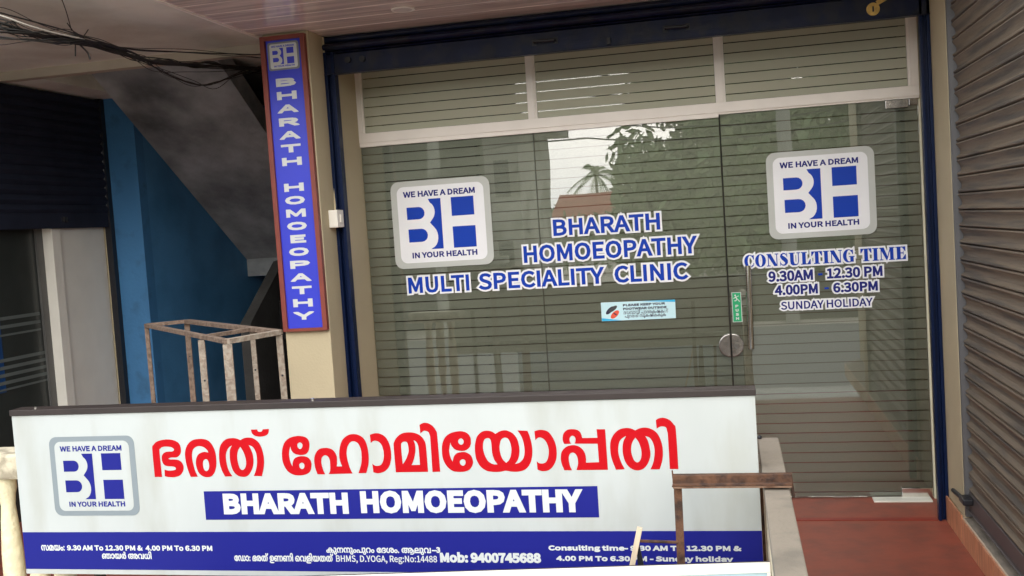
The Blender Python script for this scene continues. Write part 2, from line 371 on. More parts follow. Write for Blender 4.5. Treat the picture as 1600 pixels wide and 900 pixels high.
def film_mat(name, col, thru):
    m = bpy.data.materials.new(name); m.use_nodes = True; n = m.node_tree.nodes; l = m.node_tree.links
    p = n['Principled BSDF']; out = n['Material Output']; p.inputs['Base Color'].default_value = (*col, 1); p.inputs['Roughness'].default_value = .6
    tr = n.new('ShaderNodeBsdfTransparent'); mx = n.new('ShaderNodeMixShader'); mx.inputs[0].default_value = thru
    l.new(p.outputs[0], mx.inputs[1]); l.new(tr.outputs[0], mx.inputs[2]); l.new(mx.outputs[0], out.inputs[0]); return m
film = film_mat('frosted film', srgb(164, 167, 155), .12)
film_t = film_mat('frosted transom film', srgb(190, 190, 168), .08)

# ------------------------------------------------------------------ setting: floor, street, walls, ceiling
struct('veranda_floor', B(-6, 3, -3.05, 3.6, -.25, 0), floor_red)
road_m = mat('worn asphalt', srgb(118, 118, 115), .9, .15, 2, .4, 80)
soil = mat('dry roadside earth', srgb(206, 198, 182), .95, .2, 1.5, .4, 20)
struct('street_ground', B(-400, 400, -400, 60, -.9, -.45), soil)
struct('forecourt', B(-200, 200, -6.2, -3.055, -.45, -.43), mat('pale concrete forecourt', srgb(174, 172, 165), .9, .12, 2, .4, 60))
struct('road', B(-200, 200, -12.5, -6.2, -.45, -.434), road_m)
w = struct('wall_back', MB().box(-2.124, -2.10, -.38, .41, 0, 2.69).box(.998, 1.16, -.38, .65, 0, 2.69).box(-2.372, -2.124, -.378, .41, 0, 2.69), white_wall)
struct('wall_above_shopfront', MB().box(-2.1, .998, -.03, .2, 2.545, 2.69), white_wall)
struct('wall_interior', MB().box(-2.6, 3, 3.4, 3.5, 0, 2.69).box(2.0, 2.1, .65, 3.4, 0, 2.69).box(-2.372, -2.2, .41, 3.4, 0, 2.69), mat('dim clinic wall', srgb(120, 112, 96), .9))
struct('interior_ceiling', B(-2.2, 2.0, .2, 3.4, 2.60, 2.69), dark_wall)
struct('pillar_front', B(-2.372, -2.115, -.63, -.38, 0, 2.69), white_wall, bevel=.004)
rw = struct('wall_right', MB().box(.985, 1.2, -.77, -.385, .125, 2.69).box(1.12, 1.2, -4.2, -.77, .125, 2.69).box(.985, 1.2, -2.75, -2.55, .125, 2.69), white_wall)
struct('sill_right', MB().prism([(.985, .118), (1.12, .15), (1.12, 0), (.985, 0)], 1, -4.2, -.775), cement)
struct('skirting_backing', B(.978, .9849, -4.2, -.372, 0, .116), grout)
for a, b in ((-.764, -.374), (-1.355, -.768), (-1.95, -1.359), (-2.54, -1.954)):
    o = obj('tile', B(.970, .978, a, b, 0, .128 if a > -.8 else .114), tile_m, rw, bevel=.001)
o = obj('tile', B(1.0, 1.0+.001, -.3, -.02, 0, .1), tile_m, rw)
# ceilings: glossy panel boards over the porch, plaster slab over the stair side
pc = struct('porch_ceiling', B(-2.41, 2.6, -1.6, -.05, 2.70, 2.78), dark_wall)
k = 0; y = -1.6
while y < -.36:
    obj('plank', B(-2.41, 2.6, y+.003, min(y+.197, -.36), 2.69, 2.702), pvc, pc, bevel=.002); y += .2
obj('edge_trim', B(-2.425, -2.41, -1.6, -.36, 2.684, 2.71), alu, pc)
struct('slab_ceiling', MB().box(-6, -2.425, -2.2, -.36, 2.70, 2.9), plaster)
struct('slab_edge_lip', MB().box(-6, -2.375, -.37, -.30, 2.648, 2.70), mat('paler plaster lip', srgb(188, 178, 162), .85, .1, 4))
struct('slab_rear', MB().box(-6, -3.97, -.30, .66, 2.652, 2.9).box(-3.97, -2.2, -.30, 3.4, 2.80, 2.9), plaster)
struct('facade_upper', B(-6.5, 3, -1.75, -1.6, 2.79, 6.2), plaster)
struct('roof_slab', B(-6.5, 3, -1.6, 3.6, 2.9, 3.1), plaster)

# ------------------------------------------------------------------ stair side on the left
t = thing('staircase', (-3.4, 1, 0), 'dog-leg concrete stair with stained sloping underside behind the pillar', 'staircase')
obj('upper_flight', MB().prism([(.145, 2.799), (2.16, 1.465), (2.16, 1.64), (.40, 2.799)], 0, -3.968, -3.08), stair_conc, t)
obj('landing', B(-3.968, -2.21, 2.16, 3.15, 1.32, 1.62), stair_conc, t)
obj('stringer_wall', MB().prism([(.08, 0), (.08, 1.10), (.62, 1.465), (2.15, 1.6), (2.15, 0)], 0, -3.0, -2.93), mat('concrete with shade in colour', srgb(50, 50, 49), .9, .25, 6, .4, 40), t)  # shade on the lower stair put into the stringer's dark base colour
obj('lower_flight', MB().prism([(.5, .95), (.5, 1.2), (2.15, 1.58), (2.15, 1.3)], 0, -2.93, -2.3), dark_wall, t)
struct('wall_stair_side', B(-4.1, -3.97, .66, 3.3, 0, 2.85), stair_blue_wall)
struct('pillar_blue', B(-4.2, -3.968, .652, .75, 0, 2.652), blue_wall)
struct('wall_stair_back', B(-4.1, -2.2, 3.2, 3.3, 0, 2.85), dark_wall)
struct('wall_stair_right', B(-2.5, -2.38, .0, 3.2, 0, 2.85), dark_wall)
struct('wall_left', MB().box(-4.6, -4.22, .61, .75, 0, 2.65).box(-4.6, -4.24, -4.2, .6, 2.4, 2.65), white_wall)
struct('floor_edge_band', B(-2.05, .93, -.42, -.375, .0005, .004), mat('brighter red floor band', srgb(138, 56, 44), .5, .15, 6, spec=.2))
struct('pillar_left_shop', MB().box(-4.5, -4.235, .10, .60, 0, 1.82).box(-4.5, -4.215, .02, .10, 0, 1.82), mat('off white shop pillar', srgb(230, 228, 218), .6, .04))
# its half lowered shutter
t = thing('left_shop_shutter', (-4.2, -1, 1.77), 'dark navy roller shutter pulled half down over the left shop', 'roller shutter')
me = MB().prism([(-4.2, 0), (-4.190, .010), (-4.180, .028), (-4.190, .048), (-4.2, .0606)], 1, -4.0, .60).mesh('slat', True); me.materials.append(dark_navy)
for i in range(13):
    o = obj('slat', me, dark_navy, t); o.location.z = 1.862+i*.06
    o.matrix_parent_inverse = t.matrix_world.inverted() if False else Matrix.Translation(-t.location)
obj('bottom_rail', B(-4.205, -4.19, -4.0, .60, 1.77, 1.868), dark_navy, t, bevel=.003)
obj('guide_channel', B(-4.225, -4.18, .605, .65, 0, 2.65), black, t)
obj('lock_knob', B(-4.19, -4.17, .1, .13, 1.81, 1.84), steel_dull, t)
t = thing('left_shop_door', (-4.3, -1, 0), 'dark glass door with frosted stripes beside the off-white pillar', 'glass door')
obj('pane', B(-4.31, -4.30, -4, 0.0, 0, 1.9), mat('smoked glass', srgb(52, 56, 54), .25, .1), t)
obj('frame', B(-4.32, -4.285, -.04, .03, 0, 1.9), mat('grey door frame', srgb(90, 90, 88), .5), t)
fm = mat('grey frosted stripe', srgb(92, 100, 98), .6); fb = mat('plain blue door panel', srgb(14, 60, 110), .5)
for z, h, a, b in ((1.24, .02, -1, -.06), (1.19, .02, -1, -.06), (1.14, .012, -1, -.06), (.99, .02, -1, -.02), (.945, .02, -1, -.02), (.90, .02, -1, -.02), (.855, .02, -1, -.02), (.815, .012, -1.2, -.02)):
    obj('frosted_stripe', B(-4.298, -4.296, a, b, z-h/2, z+h/2), fm, t)
obj('blue_panel', B(-4.299, -4.2985, -1.4, -.42, .80, 1.25), fb, t)  # plain matte blue sheet on the pane

# ------------------------------------------------------------------ shopfront glazing
ZS = [1.242+.055*k for k in range(-24, 25)]
sg = thing('shopfront_glazing', (-.5, 0, 0), 'cream aluminium framed clinic shopfront with striped frosted glass panes', 'shopfront')
bar = B(-2.12, .996, -.015, .045, 2.137, 2.192)
obj('transom_bar', bar, alu, sg, bevel=.002)
obj('transom_lip', B(-2.12, -.035, -.010, .04, 2.112, 2.1368), alu, sg, bevel=.002)
obj('transom_lip_right', B(-.035, .996, -.004, .04, 2.128, 2.1368), alu, sg)
for x0, x1 in ((-2.12, -2.075), (-1.085, -1.045), (-.045, -.003), (.955, .996)):
    obj('mullion', B(x0, x1, -.014, .04, 2.192, 2.545), alu, sg, bevel=.002)
    obj('bead', B(x1 if x0 < 0 else x0-.012, x1+.012 if x0 < 0 else x0, -.006, .03, 2.192, 2.545), alu, sg)
for x0, x1 in ((-2.063, -1.085), (-1.033, -.045), (.009, .943)):
    p = obj('transom_pane', B(x0, x1, .003, .008, 2.192, 2.545), glass_t, sg)
    zz = [2.192]+[z for z in ZS if 2.2 < z < 2.54]+[2.545]
    for a, b in zip(zz, zz[1:]):
        obj('frosted_strip', B(x0+.001, x1-.001, .0005, .0025, a+.0025, b-.0025), film_t, p)
for x0, x1 in ((-2.118, -1.069), (-1.065, -.035)):
    p = obj('fixed_pane', B(x0, x1, 0, .01, 0.01, 2.112), glass, sg)
    zz = [.01]+[z for z in ZS if .03 < z < 2.1]+[2.112]
    for a, b in zip(zz, zz[1:]):
        obj('frosted_strip', B(x0+.002, x1-.002, .0115, .0125, a+.0028, b-.0028), film, p)
obj('pane_joint', B(-1.0685, -1.0655, -.001, .012, .01, 2.112), mat('grey silicone', srgb(96, 100, 88), .4), sg)

gd = thing('glass_door', (.48, 0, 0), 'striped frosted glass clinic door with long steel pull handle', 'door')
p = obj('pane', B(-.028, .988, 0, .01, .006, 2.128), glass, gd)
zz = [.006]+[z for z in ZS if .03 < z < 2.12]+[2.128]
for a, b in zip(zz, zz[1:]):
    obj('frosted_strip', B(-.026, .986, .0115, .0125, a+.0028, b-.0028), film, p)
obj('door_edge', B(-.0335, -.0285, -.002, .012, .006, 2.136), gasket, gd)
obj('side_trim', B(.9885, .9965, -.02, .012, 0, 2.12), mat('pale edge strip', srgb(226, 224, 200), .5), gd)
obj('hinge_patch', MB().box(.826, .94, -.012, -.0002, 2.082, 2.126), steel_dull, gd, bevel=.003)
obj('hinge_patch', MB().box(.942, .986, -.012, -.0002, 2.090, 2.126), steel_dull, gd, bevel=.003)
obj('patch_screw', MB().tube([(.853, -.016, 2.104), (.853, -.01, 2.104)], .008, 12), steel, gd)
obj('hinge_patch', MB().box(.826, .984, -.014, -.0002, .006, .056), steel, gd, bevel=.003)
h = obj('pull_handle', MB().tube([(.081, -.052, 1.30), (.075, -.052, .845)], .0155, 16), steel, gd, smooth=True)
obj('handle_post', MB().tube([(.080, -.05, 1.22), (.080, 0, 1.22)], .008, 10), steel, h)
obj('handle_post', MB().tube([(.076, -.05, .92), (.076, 0, .92)], .008, 10), steel, h)
def half_disc(x, z, r, side, y0, y1):
    return MB().prism([(x+r*math.cos(a)*side, z+r*math.sin(a)) for a in [math.radians(-90+180*k/24) for k in range(25)]], 1, y0, y1)
lk = obj('lock_body', half_disc(-.026, .864, .063, 1, -.028, -.0002), steel_dull, gd, bevel=.003)
obj('keyhole_boss', MB().tube([(.0, -.036, .862), (.0, -.028, .862)], .016, 16), steel, lk)
obj('strike_plate', half_disc(-.0345, .864, .063, -1, -.028, -.0002), steel_dull, sg, bevel=.003)
tag(obj('threshold_strip', B(.672, .968, -.092, -.008, .0, .009), mat('white marble', srgb(226, 226, 216), .3, .05), None, bevel=.002), 'white marble strip lying on the red floor below the door hinge', 'floor strip')

# ------------------------------------------------------------------ navy roller shutter round the shopfront
t = thing('clinic_shutter', (-.55, -.4, 2.48), 'navy roller shutter rolled up above the clinic glazing, with side guides', 'roller shutter')
obj('guide_channel', MB().box(-2.118, -2.056, -.405, -.385, 0, 2.6).box(-2.075, -2.056, -.44, -.405, 0, 2.6).box(-2.118, -2.099, -.44, -.405, 0, 2.6), navy, t, bevel=.002)
obj('guide_channel', MB().box(.935, .984, -.405, -.386, 0.002, 2.6).box(.935, .950, -.43, -.405, 0.002, 2.6).box(.969, .984, -.43, -.405, .002, 2.6), navy, t, bevel=.002)
rail = obj('bottom_rail', MB().box(-2.118, .984, -.43, -.40, 2.484, 2.588).box(-2.118, .984, -.445, -.40, 2.478, 2.4835), navy_dirty, t, bevel=.002)
for z0, z1, yy in ((2.592, 2.606, -.425), (2.609, 2.648, -.44), (2.651, 2.6885, -.42)):
    n = 6; prof = [(yy+.05, z0), (yy+.05, z1)]+[(yy-.018*math.sin(math.pi*i/n)+.01, z1+(z0-z1)*i/n) for i in range(n+1)]
    obj('slat', MB().prism(prof, 0, -2.118, .984), navy_dirty, t, smooth=True)
for x in (-.893, -.217):
    obj('handle', MB().tube([(x-.055, -.43, 2.54), (x-.055, -.462, 2.54), (x+.055, -.462, 2.538), (x+.055, -.43, 2.538)], .008, 8), black, t, smooth=True)
    for a_ in (x-.068, x+.046): obj('handle_plate', B(a_, a_+.022, -.434, -.4302, 2.522, 2.556), black, t)
obj('latch', B(-.57, -.552, -.45, -.4302, 2.49, 2.522), black, t)
obj('bolt', MB().tube([(-1.975, -.445, 2.548), (-1.975, -.43, 2.548)], .017, 10), black, t)
obj('bolt', MB().tube([(-1.893, -.445, 2.546), (-1.893, -.43, 2.546)], .017, 10), black, t)
lk = obj('lock_cover', MB().tube([(.727, -.437, 2.53), (.727, -.43, 2.53)], .031, 20), brass, t, smooth=True)
obj('key_flap', MB().bar((.745, -.437, 2.556), (.79, -.437, 2.578), .022, .004, (0, 1, 0)), brass, lk)
obj('key_slot', B(.723, .731, -.4385, -.437, 2.517, 2.543), black, lk)
obj('shutter_housing', B(-2.118, .984, -.37, -.12, 2.56, 2.685), dark_wall, t)

# ------------------------------------------------------------------ brown roller shutter on the right wall
t = thing('right_shop_shutter', (1.02, -2, .16), 'closed dusty brown roller shutter of the neighbouring shop along the right wall', 'roller shutter')
prof = [(1.03, 0), (1.012, .002), (1.004, .007), (1.004, .013), (1.012, .018), (1.020, .024), (1.022, .036), (1.018, .048), (1.010, .060), (1.004, .068), (1.006, .0735), (1.03, .0745)]
me = MB().prism(prof, 1, -2.54, -.80).mesh('slat', True); me.materials.append(slat_brown)
for i in range(32):
    o = obj('slat', me, slat_brown, t); o.location.z = .25+i*.0757; o.location.x = random.uniform(-.0015, .0012); o.rotation_euler.z = random.uniform(-.0007, .0007)
    o.matrix_parent_inverse = Matrix.Translation(-t.location)
obj('bottom_rail', MB().box(1.0, 1.03, -2.54, -.80, .165, .248).box(.99, 1.0, -2.54, -.8, .165, .17), mat('dark grey shutter rail', srgb(84, 78, 78), .5, .1, 8), t, bevel=.003)
obj('guide_channel', MB().box(.987, 1.03, -.797, -.772, .13, 2.69), mat('grey guide channel', srgb(92, 92, 94), .45), t)
obj('guide_channel', MB().box(.987, 1.03, -2.55, -2.542, .13, 2.69), bpy.data.materials['grey guide channel'], t)
bl = obj('bolt', MB().box(.955, 1.0, -.90, -.81, .21, .24), black, t, bevel=.006)
obj('bolt_bar', MB().tube([(.968, -.82, .225), (.968, -.62, .208)], .010, 8), black, bl)

# ------------------------------------------------------------------ downlight, switch box, wire
t = thing('downlight', (-1.51, -.87, 2.69), 'round white recessed downlight in the porch ceiling', 'downlight')
n = 32; mb = MB()
mb.lathe([(.0, -.0), (.058, -.0), (.058, -.006), (.046, -.006), (.046, -.003), (.0, -.003)], (-1.51, -.87, 2.688), 32)
obj('trim_ring', mb, alu, t, smooth=False)
obj('lens', MB().lathe([(0, 0), (.045, 0), (.045, -.0015), (0, -.0015)], (-1.51, -.87, 2.6845), 32), lamp_m, t)
t = thing('switch_box', (-2.09, -.49, 1.65), 'small white switch box on the side of the pillar', 'switch box')
obj('box', B(-2.1148, -2.064, -.535, -.44, 1.65, 1.745), plastic_w, t, bevel=.004)
obj('rocker', B(-2.064, -2.058, -.50, -.47, 1.675, 1.72), plastic_w, t, bevel=.002)
tag(obj('surface_wire', MB().tube([(-2.111, -.43, 2.685), (-2.111, -.432, 2.3), (-2.109, -.43, 2.0), (-2.111, -.44, 1.746)], .005, 6), mat('cream wire casing', srgb(206, 192, 160), .6)), 'thin cream wire casing running down the pillar into the switch box', 'wire')

# ------------------------------------------------------------------ the BH emblem, drawn in a unit square
def arc(cx, cy, rx, ry, a0, a1, n=10): return [(cx+rx*math.cos(math.radians(a0+(a1-a0)*k/n)), cy+ry*math.sin(math.radians(a0+(a1-a0)*k/n))) for k in range(n+1)]
def emblem(parent, x0, x1, z0, z1, y, m_border, m_face, m_ink, m_text, base=True, small=False, place=None):
    w, h = x1-x0, z1-z0; X = lambda u: x0+u*w; Z = lambda v: z1-v*h
    P = lambda pts: [(X(u), Z(v)) for u, v in pts]
    if base: plate('border', rrect(x0, x1, z0, z1, .085*w), m_border, parent, y, y-.0008, place)
    r = .068*w
    plate('face', rrect(X(.062), X(.938), Z(.938), Z(.062), r), m_face, parent, y-.0008, y-.0014, place)
    yb = y-.0018
    parts = [(P([(.152, .30), (.275, .30)]+arc(.275, .37, .058, .07, -90, 90, 8)+[(.152, .44)]), 1),
             (P([(.157, .55), (.29, .55)]+arc(.29, .625, .062, .075, -90, 90, 8)+[(.157, .70)]), 1),
             (P([(.375, .215), (.503, .215), (.503, .79), (.378, .79)]+arc(.378, .65, .078, .13, 78, -55, 8)+[(.382, .487)]+arc(.355, .36, .082, .115, 45, -62, 8)), 1),
             (P([(.607, .215), (.833, .215), (.833, .427), (.607, .427)]), 1), (P([(.607, .548), (.836, .548), (.836, .79), (.607, .79)]), 1)]
    sheet('emblem_letters', parts, m_ink, parent, yb, 0, place)
    b = .0035*w
    text('slogan_top', 'WE HAVE A DREAM', X(.127), X(.853), Z(.185), Z(.118), m_text, parent, yb, b, place=place)
    text('slogan_bottom', 'IN YOUR HEALTH', X(.180), X(.838), Z(.885), Z(.82), m_text, parent, yb, b, place=place)

t = thing('emblem_sticker', (-1.635, 0, 1.38), 'square BH emblem sticker with pale border on the fixed left pane', 'sticker', 'emblem stickers on the clinic glass')
emblem(t, -1.935, -1.339, 1.386, 1.895, -.0006, vinyl_frost, vinyl_white, vinyl_blue, vinyl_ink)
t = thing('emblem_sticker', (.48, 0, 1.43), 'square BH emblem sticker on the glass door above the consulting times', 'sticker', 'emblem stickers on the clinic glass')
emblem(t, .203, .760, 1.430, 1.898, -.0006, vinyl_frost, vinyl_white, vinyl_blue, vinyl_ink)

# ------------------------------------------------------------------ vinyl lettering on the glass
t = thing('clinic_name_lettering', (-1, 0, 1.24), 'blue white-edged letters reading BHARATH HOMOEOPATHY MULTI SPECIALITY CLINIC on the glass', 'lettering')
G = dict(halo=.0105, halo_m=vinyl_white)
text('lettering', 'BHARATH', -.985, -.382, 1.524, 1.617, vinyl_blue, t, -.0008, .0042, **G)
text('lettering', 'HOMOEOPATHY', -1.165, -.188, 1.381, 1.477, vinyl_blue, t, -.0008, .0042, **G)
for s_, a_, b_ in (('MULTI', -1.867, -1.497), ('SPECIALITY', -1.44, -0.711), ('CLINIC', -0.652, -.245)):
    text('lettering', s_, a_, b_, 1.240, 1.334, vinyl_blue, t, -.0008, .0042, **G)

def R(a, b, c, d): return ([(a, b), (c, b), (c, d), (a, d)], 1)
def PL(*p): return (list(p), 1)
def EL(cx, cy, rx, ry, s=1, n=20): return ([(cx+rx*math.cos(2*math.pi*k/n), cy+ry*math.sin(2*math.pi*k/n)) for k in range(n)], s)
def fatface(ch):
    """heavy stems, hairline serifs; unit cap height"""
    h = .075
    if ch == 'I': return [R(.1, 0, .40, 1), R(0, 0, .5, h), R(0, 1-h, .5, 1)], .5
    if ch == 'L': return [R(.1, 0, .40, 1), R(0, 1-h, .5, 1), R(0, 0, .8, h), PL((.52, h/2), (.8, h/2), (.8, .4), (.74, .4))], .8
    if ch == 'T': return [R(.3, 0, .60, 1), R(.2, 0, .7, h), R(0, 1-h, .9, 1), PL((0, .96), (.26, .96), (.06, .64), (0, .64)), PL((.64, .96), (.9, .96), (.9, .64), (.84, .64))], .9
    if ch == 'E': return [R(.1, 0, .40, 1), R(0, 1-h, .8, 1), R(0, 0, .82, h), R(.4, .46, .6, .54), PL((.56, .5), (.64, .7), (.64, .3)), PL((.52, h/2), (.82, h/2), (.82, .38), (.76, .38)), PL((.52, .96), (.8, .96), (.8, .64), (.74, .64))], .82
    if ch == 'N': return [R(.1, 0, .1+h, 1), R(.82, 0, .82+h, 1), PL((.0, 1), (.36, 1), (.895, 0), (.62, 0)), R(0, 0, .3, h), R(0, 1-h, .3, 1), R(.7, 1-h, 1, 1)], 1
    if ch == 'M': return [R(.1, 0, .1+h, 1), R(.86, 0, 1.14, 1), PL((.02, 1), (.36, 1), (.66, .25), (.56, .0)), PL((.56, 0), (.62, 0), (.95, 1), (.86, 1)), R(0, 0, .3, h), R(0, 1-h, .3, 1), R(.76, 0, 1.24, h), R(.8, 1-h, 1.24, 1)], 1.24
    if ch == 'O': return [EL(.46, .5, .46, .52), EL(.46, .5, .16, .46, -1)], .92
    if ch == 'U': return [PL((.1, 1), (.4, 1), (.4, .3), (.46, .12), (.58, h), (.72, .12), (.76, .3), (.76, 1), (.76+h, 1), (.835, .3), (.76, .06), (.58, -.02), (.3, -.02), (.14, .1), (.1, .3)), R(0, 1-h, .5, 1), R(.65, 1-h, .94, 1)], .94
    if ch in 'CG':
        o = arc(.46, .5, .46, .52, 42, 318, 18); i = arc(.52, .5, .22, .45, 318, 42, 18)
        c = [(o+i, 1), PL((.78, .62), (.84, .62), (.84, 1.0), (.79, .96), (.66, .96))]
        if ch == 'C': return c+[PL((.74, .1), (.8, .12), (.84, .34), (.78, .34))], .86
        return c+[R(.6, .02, .88, .42), R(.5, .40, .96, .47)], .96
    if ch == 'S':
        p = [(.62, .80), (.5, .95), (.33, .97), (.18, .88), (.18, .74), (.3, .62), (.45, .5), (.56, .38), (.6, .25), (.5, .09), (.36, .035), (.2, .07), (.1, .22)]
        wd = [.03, .04, .05, .07, .12, .16, .17, .16, .12, .07, .05, .04, .03]; c = []
        for k in range(len(p)-1):
            (ax, ay), (bx, by) = p[k], p[k+1]; L = math.hypot(bx-ax, by-ay); nx, ny = -(by-ay)/L, (bx-ax)/L; a, b = wd[k]*1.0, wd[k+1]*1.0
            c.append(PL((ax+nx*a, ay+ny*a), (bx+nx*b, by+ny*b), (bx-nx*b, by-ny*b), (ax-nx*a, ay-ny*a))); c.append(EL(bx, by, b, b, 1, 10))
        return c+[R(.62, .66, .67, 1.0), R(.05, 0, .10, .34)], .74
def fat_text(s):
    x = 0; out = []
    for ch in s:
        if ch == ' ': x += .42; continue
        g, w = fatface(ch); out += [([(p[0]+x, p[1]) for p in c], sg_) for c, sg_ in g]; x += w+.07
    return out
def norm(cs): return [(c if area(c) > 0 else c[::-1], s) for c, s in cs]
t = thing('consulting_time_lettering', (.48, 0, 1.04), 'blue white-edged CONSULTING TIME lettering with opening hours on the door', 'lettering')
text('lettering', '', .062, .898, 1.286, 1.354, vinyl_blue, t, -.0008, .0, halo=.0095, halo_m=vinyl_white, cs=norm(fat_text('CONSULTING TIME')), H=1)
G = dict(halo=.0085, halo_m=vinyl_white)
text('lettering', '9.30AM', .186, .420, 1.201, 1.258, vinyl_ink, t, -.0008, .0032, **G)
text('lettering', '12.30 PM', .492, .777, 1.203, 1.258, vinyl_ink, t, -.0008, .0032, **G)
plate('dash', [(.447, 1.223), (.470, 1.223), (.470, 1.234), (.447, 1.234)], vinyl_blue, t, -.0006, -.0012)
text('lettering', '4.00PM', .216, .442, 1.126, 1.180, vinyl_ink, t, -.0008, .0032, **G)
text('lettering', '6.30PM', .521, .750, 1.126, 1.178, vinyl_ink, t, -.0008, .0032, **G)
plate('dash', [(.476, 1.147), (.499, 1.147), (.499, 1.157), (.476, 1.157)], vinyl_blue, t, -.0006, -.0012)
text('lettering', 'SUNDAY HOLIDAY', .245, .720, 1.046, 1.089, vinyl_ink, t, -.0008, .0016, **G)

# footwear notice and push plate
t = thing('footwear_notice', (-.53, 0, 1.026), 'pale cyan notice with sandals asking to keep footwear outside', 'notice')
plate('sheet', [(-.739, 1.026), (-.324, 1.026), (-.323, 1.130), (-.739, 1.133)], cyan_m, t, -.0006, -.0014)
plate('colour_band', [(-.52, 1.1305), (-.323, 1.1295), (-.323, 1.117), (-.40, 1.122)], cyan_d, t, -.0014, -.0017)
plate('colour_band', [(-.738, 1.027), (-.62, 1.027), (-.67, 1.034), (-.738, 1.044)], cyan_d, t, -.0014, -.0017)
def ell(cx, cz, rx, rz, rot, n=20):
    c, s = math.cos(rot), math.sin(rot); return [(cx+rx*math.cos(a)*c-rz*math.sin(a)*s, cz+rx*math.cos(a)*s+rz*math.sin(a)*c) for a in [2*math.pi*k/n for k in range(n)]]
plate('sandal_print', ell(-.690, 1.086, .030, .012, .75), ink, t, -.0014, -.0018)
plate('sandal_print', ell(-.672, 1.094, .028, .011, .6), mat('dark grey print', srgb(58, 60, 62), .5), t, -.0014, -.0020)
plate('sandal_print', ell(-.663, 1.062, .030, .015, .75), orange, t, -.0014, -.0022)
plate('strap_print', ell(-.661, 1.064, .012, .004, -.6), ink, t, -.0022, -.0024)
text('lettering', 'PLEASE KEEP YOUR', -.615, -.380, 1.105, 1.118, ink, t, -.0018, .0013)
text('lettering', 'FOOTWEAR OUTSIDE', -.615, -.372, 1.084, 1.097, ink, t, -.0018, .0013)
plate('rule', [(-.617, 1.078), (-.36, 1.079), (-.36, 1.0798), (-.617, 1.0788)], ink, t, -.0014, -.0018)
text('lettering', 'ദയവായി പാദരക്ഷകൾ', -.613, -.366, 1.060, 1.076, ink, t, -.0018, .0004)
text('lettering', 'പുറത്ത് സൂക്ഷിക്കുക', -.608, -.378, 1.041, 1.056, ink, t, -.0018, .0004)
t = thing('push_plate', (.01, 0, .99), 'narrow green PUSH sticker with running figure beside the door handle', 'sticker')
plate('border', [(-.015, .989), (.036, .989), (.036, 1.154), (-.015, 1.154)], print_white, t, -.0006, -.0012)
plate('green_face', [(-.012, .992), (.033, .992), (.033, 1.151), (-.012, 1.151)], green_m, t, -.0012, -.0016)
sheet('figure', [EL(.004, 1.137, .0045, .0045), PL((.002, 1.130), (.008, 1.131), (.016, 1.116), (.011, 1.113)), PL((.010, 1.120), (.016, 1.117), (.029, 1.103), (.025, 1.100)), PL((.011, 1.117), (.014, 1.113), (.006, 1.104), (-.002, 1.106), (-.001, 1.110), (.005, 1.109)), PL((.004, 1.128), (.006, 1.125), (-.006, 1.118), (-.008, 1.121)), PL((.008, 1.129), (.010, 1.127), (.024, 1.132), (.022, 1.135))], print_white, t, -.0019)
for i, ch in enumerate('PUSH'):
    text('lettering', ch, .0025, .0185, 1.070-i*.0228, 1.085-i*.0228, print_white, t, -.0019, .0012)

# ------------------------------------------------------------------ tall sign on the pillar
t = thing('pillar_sign', (-2.246, -.64, 1.11), 'tall narrow violet-blue BHARATH HOMOEOPATHY sign with brown frame on the pillar', 'sign')
sh = lambda z: -.004*(z-1.9)      # the board hangs very slightly out of plumb
def fr(x0, x1, z0, z1): return MB().prism([(x0+sh(z0), z0), (x1+sh(z0), z0), (x1+sh(z1), z1), (x0+sh(z1), z1)], 1, -.664, -.632)
obj('frame', fr(-2.372, -2.346, 1.110, 2.672), sign_brown, t, bevel=.002)
obj('frame', fr(-2.146, -2.120, 1.110, 2.672), sign_brown, t, bevel=.002)
obj('frame', fr(-2.3459, -2.1461, 1.110, 1.126), sign_brown, t)
obj('frame', fr(-2.3459, -2.1461, 2.650, 2.672), sign_brown, t)
obj('face', MB().prism([(-2.3459, 1.126), (-2.1461, 1.126), (-2.1461, 2.65), (-2.3459, 2.65)], 1, -.650, -.640), sign_blue, t)
emblem(t, -2.338, -2.162, 2.493, 2.640, -.6506, mat('grey sign print', srgb(128, 132, 136), .4), print_white, sign_blue, sign_blue)
for i, ch in enumerate('BHARATH'):
    z = 2.429-i*.0694; text('lettering', ch, -2.305, -2.193, z-.0215, z+.0215, print_white, t, -.6508, .0044)
for i, ch in enumerate('HOMOEOPATHY'):
    z = 1.876-i*.0684; text('lettering', ch, -2.305 if ch != 'E' else -2.292, -2.193 if ch != 'E' else -2.203, z-.0215, z+.0215, print_white, t, -.6508, .0044)

# ------------------------------------------------------------------ the long signboard
YB = -2.75
t = thing('long_signboard', (-1.18, YB, .52), 'long white clinic signboard with red Malayalam headline and indigo bottom band', 'signboard')
obj('panel', B(-2.4, .043, YB, YB+.05, .524, 1.067), board_white, t, bevel=.001)
obj('backing', B(-2.395, .038, YB+.0502, YB+.056, .53, 1.06), back_flex, t)
obj('top_edging', B(-2.404, .046, YB-.006, YB+.06, 1.0672, 1.087), edge_brown, t, bevel=.002)
obj('frame_bar', B(-2.39, .03, YB+.057, YB+.08, .60, .625), rust, t)
for x_ in (-2.2, -.35): obj('support_post', B(x_, x_+.03, YB+.081, YB+.105, .001, .9), rust, t)
obj('screw', MB().tube([(-2.32, YB+.02, 1.087), (-2.32, YB+.02, 1.0935)], .006, 8), steel, t)
obj('screw', MB().tube([(-1.32, YB+.02, 1.087), (-1.32, YB+.02, 1.0935)], .006, 8), steel, t)
plate('bottom_band', [(-2.3995, .541), (.0425, .541), (.0425, .672), (-2.3995, .668)], board_blue, t, YB, YB-.0006)
plate('name_band', [(-1.713, .709), (-.427, .713), (-.427, .808), (-1.713, .803)], board_blue, t, YB, YB-.0006)
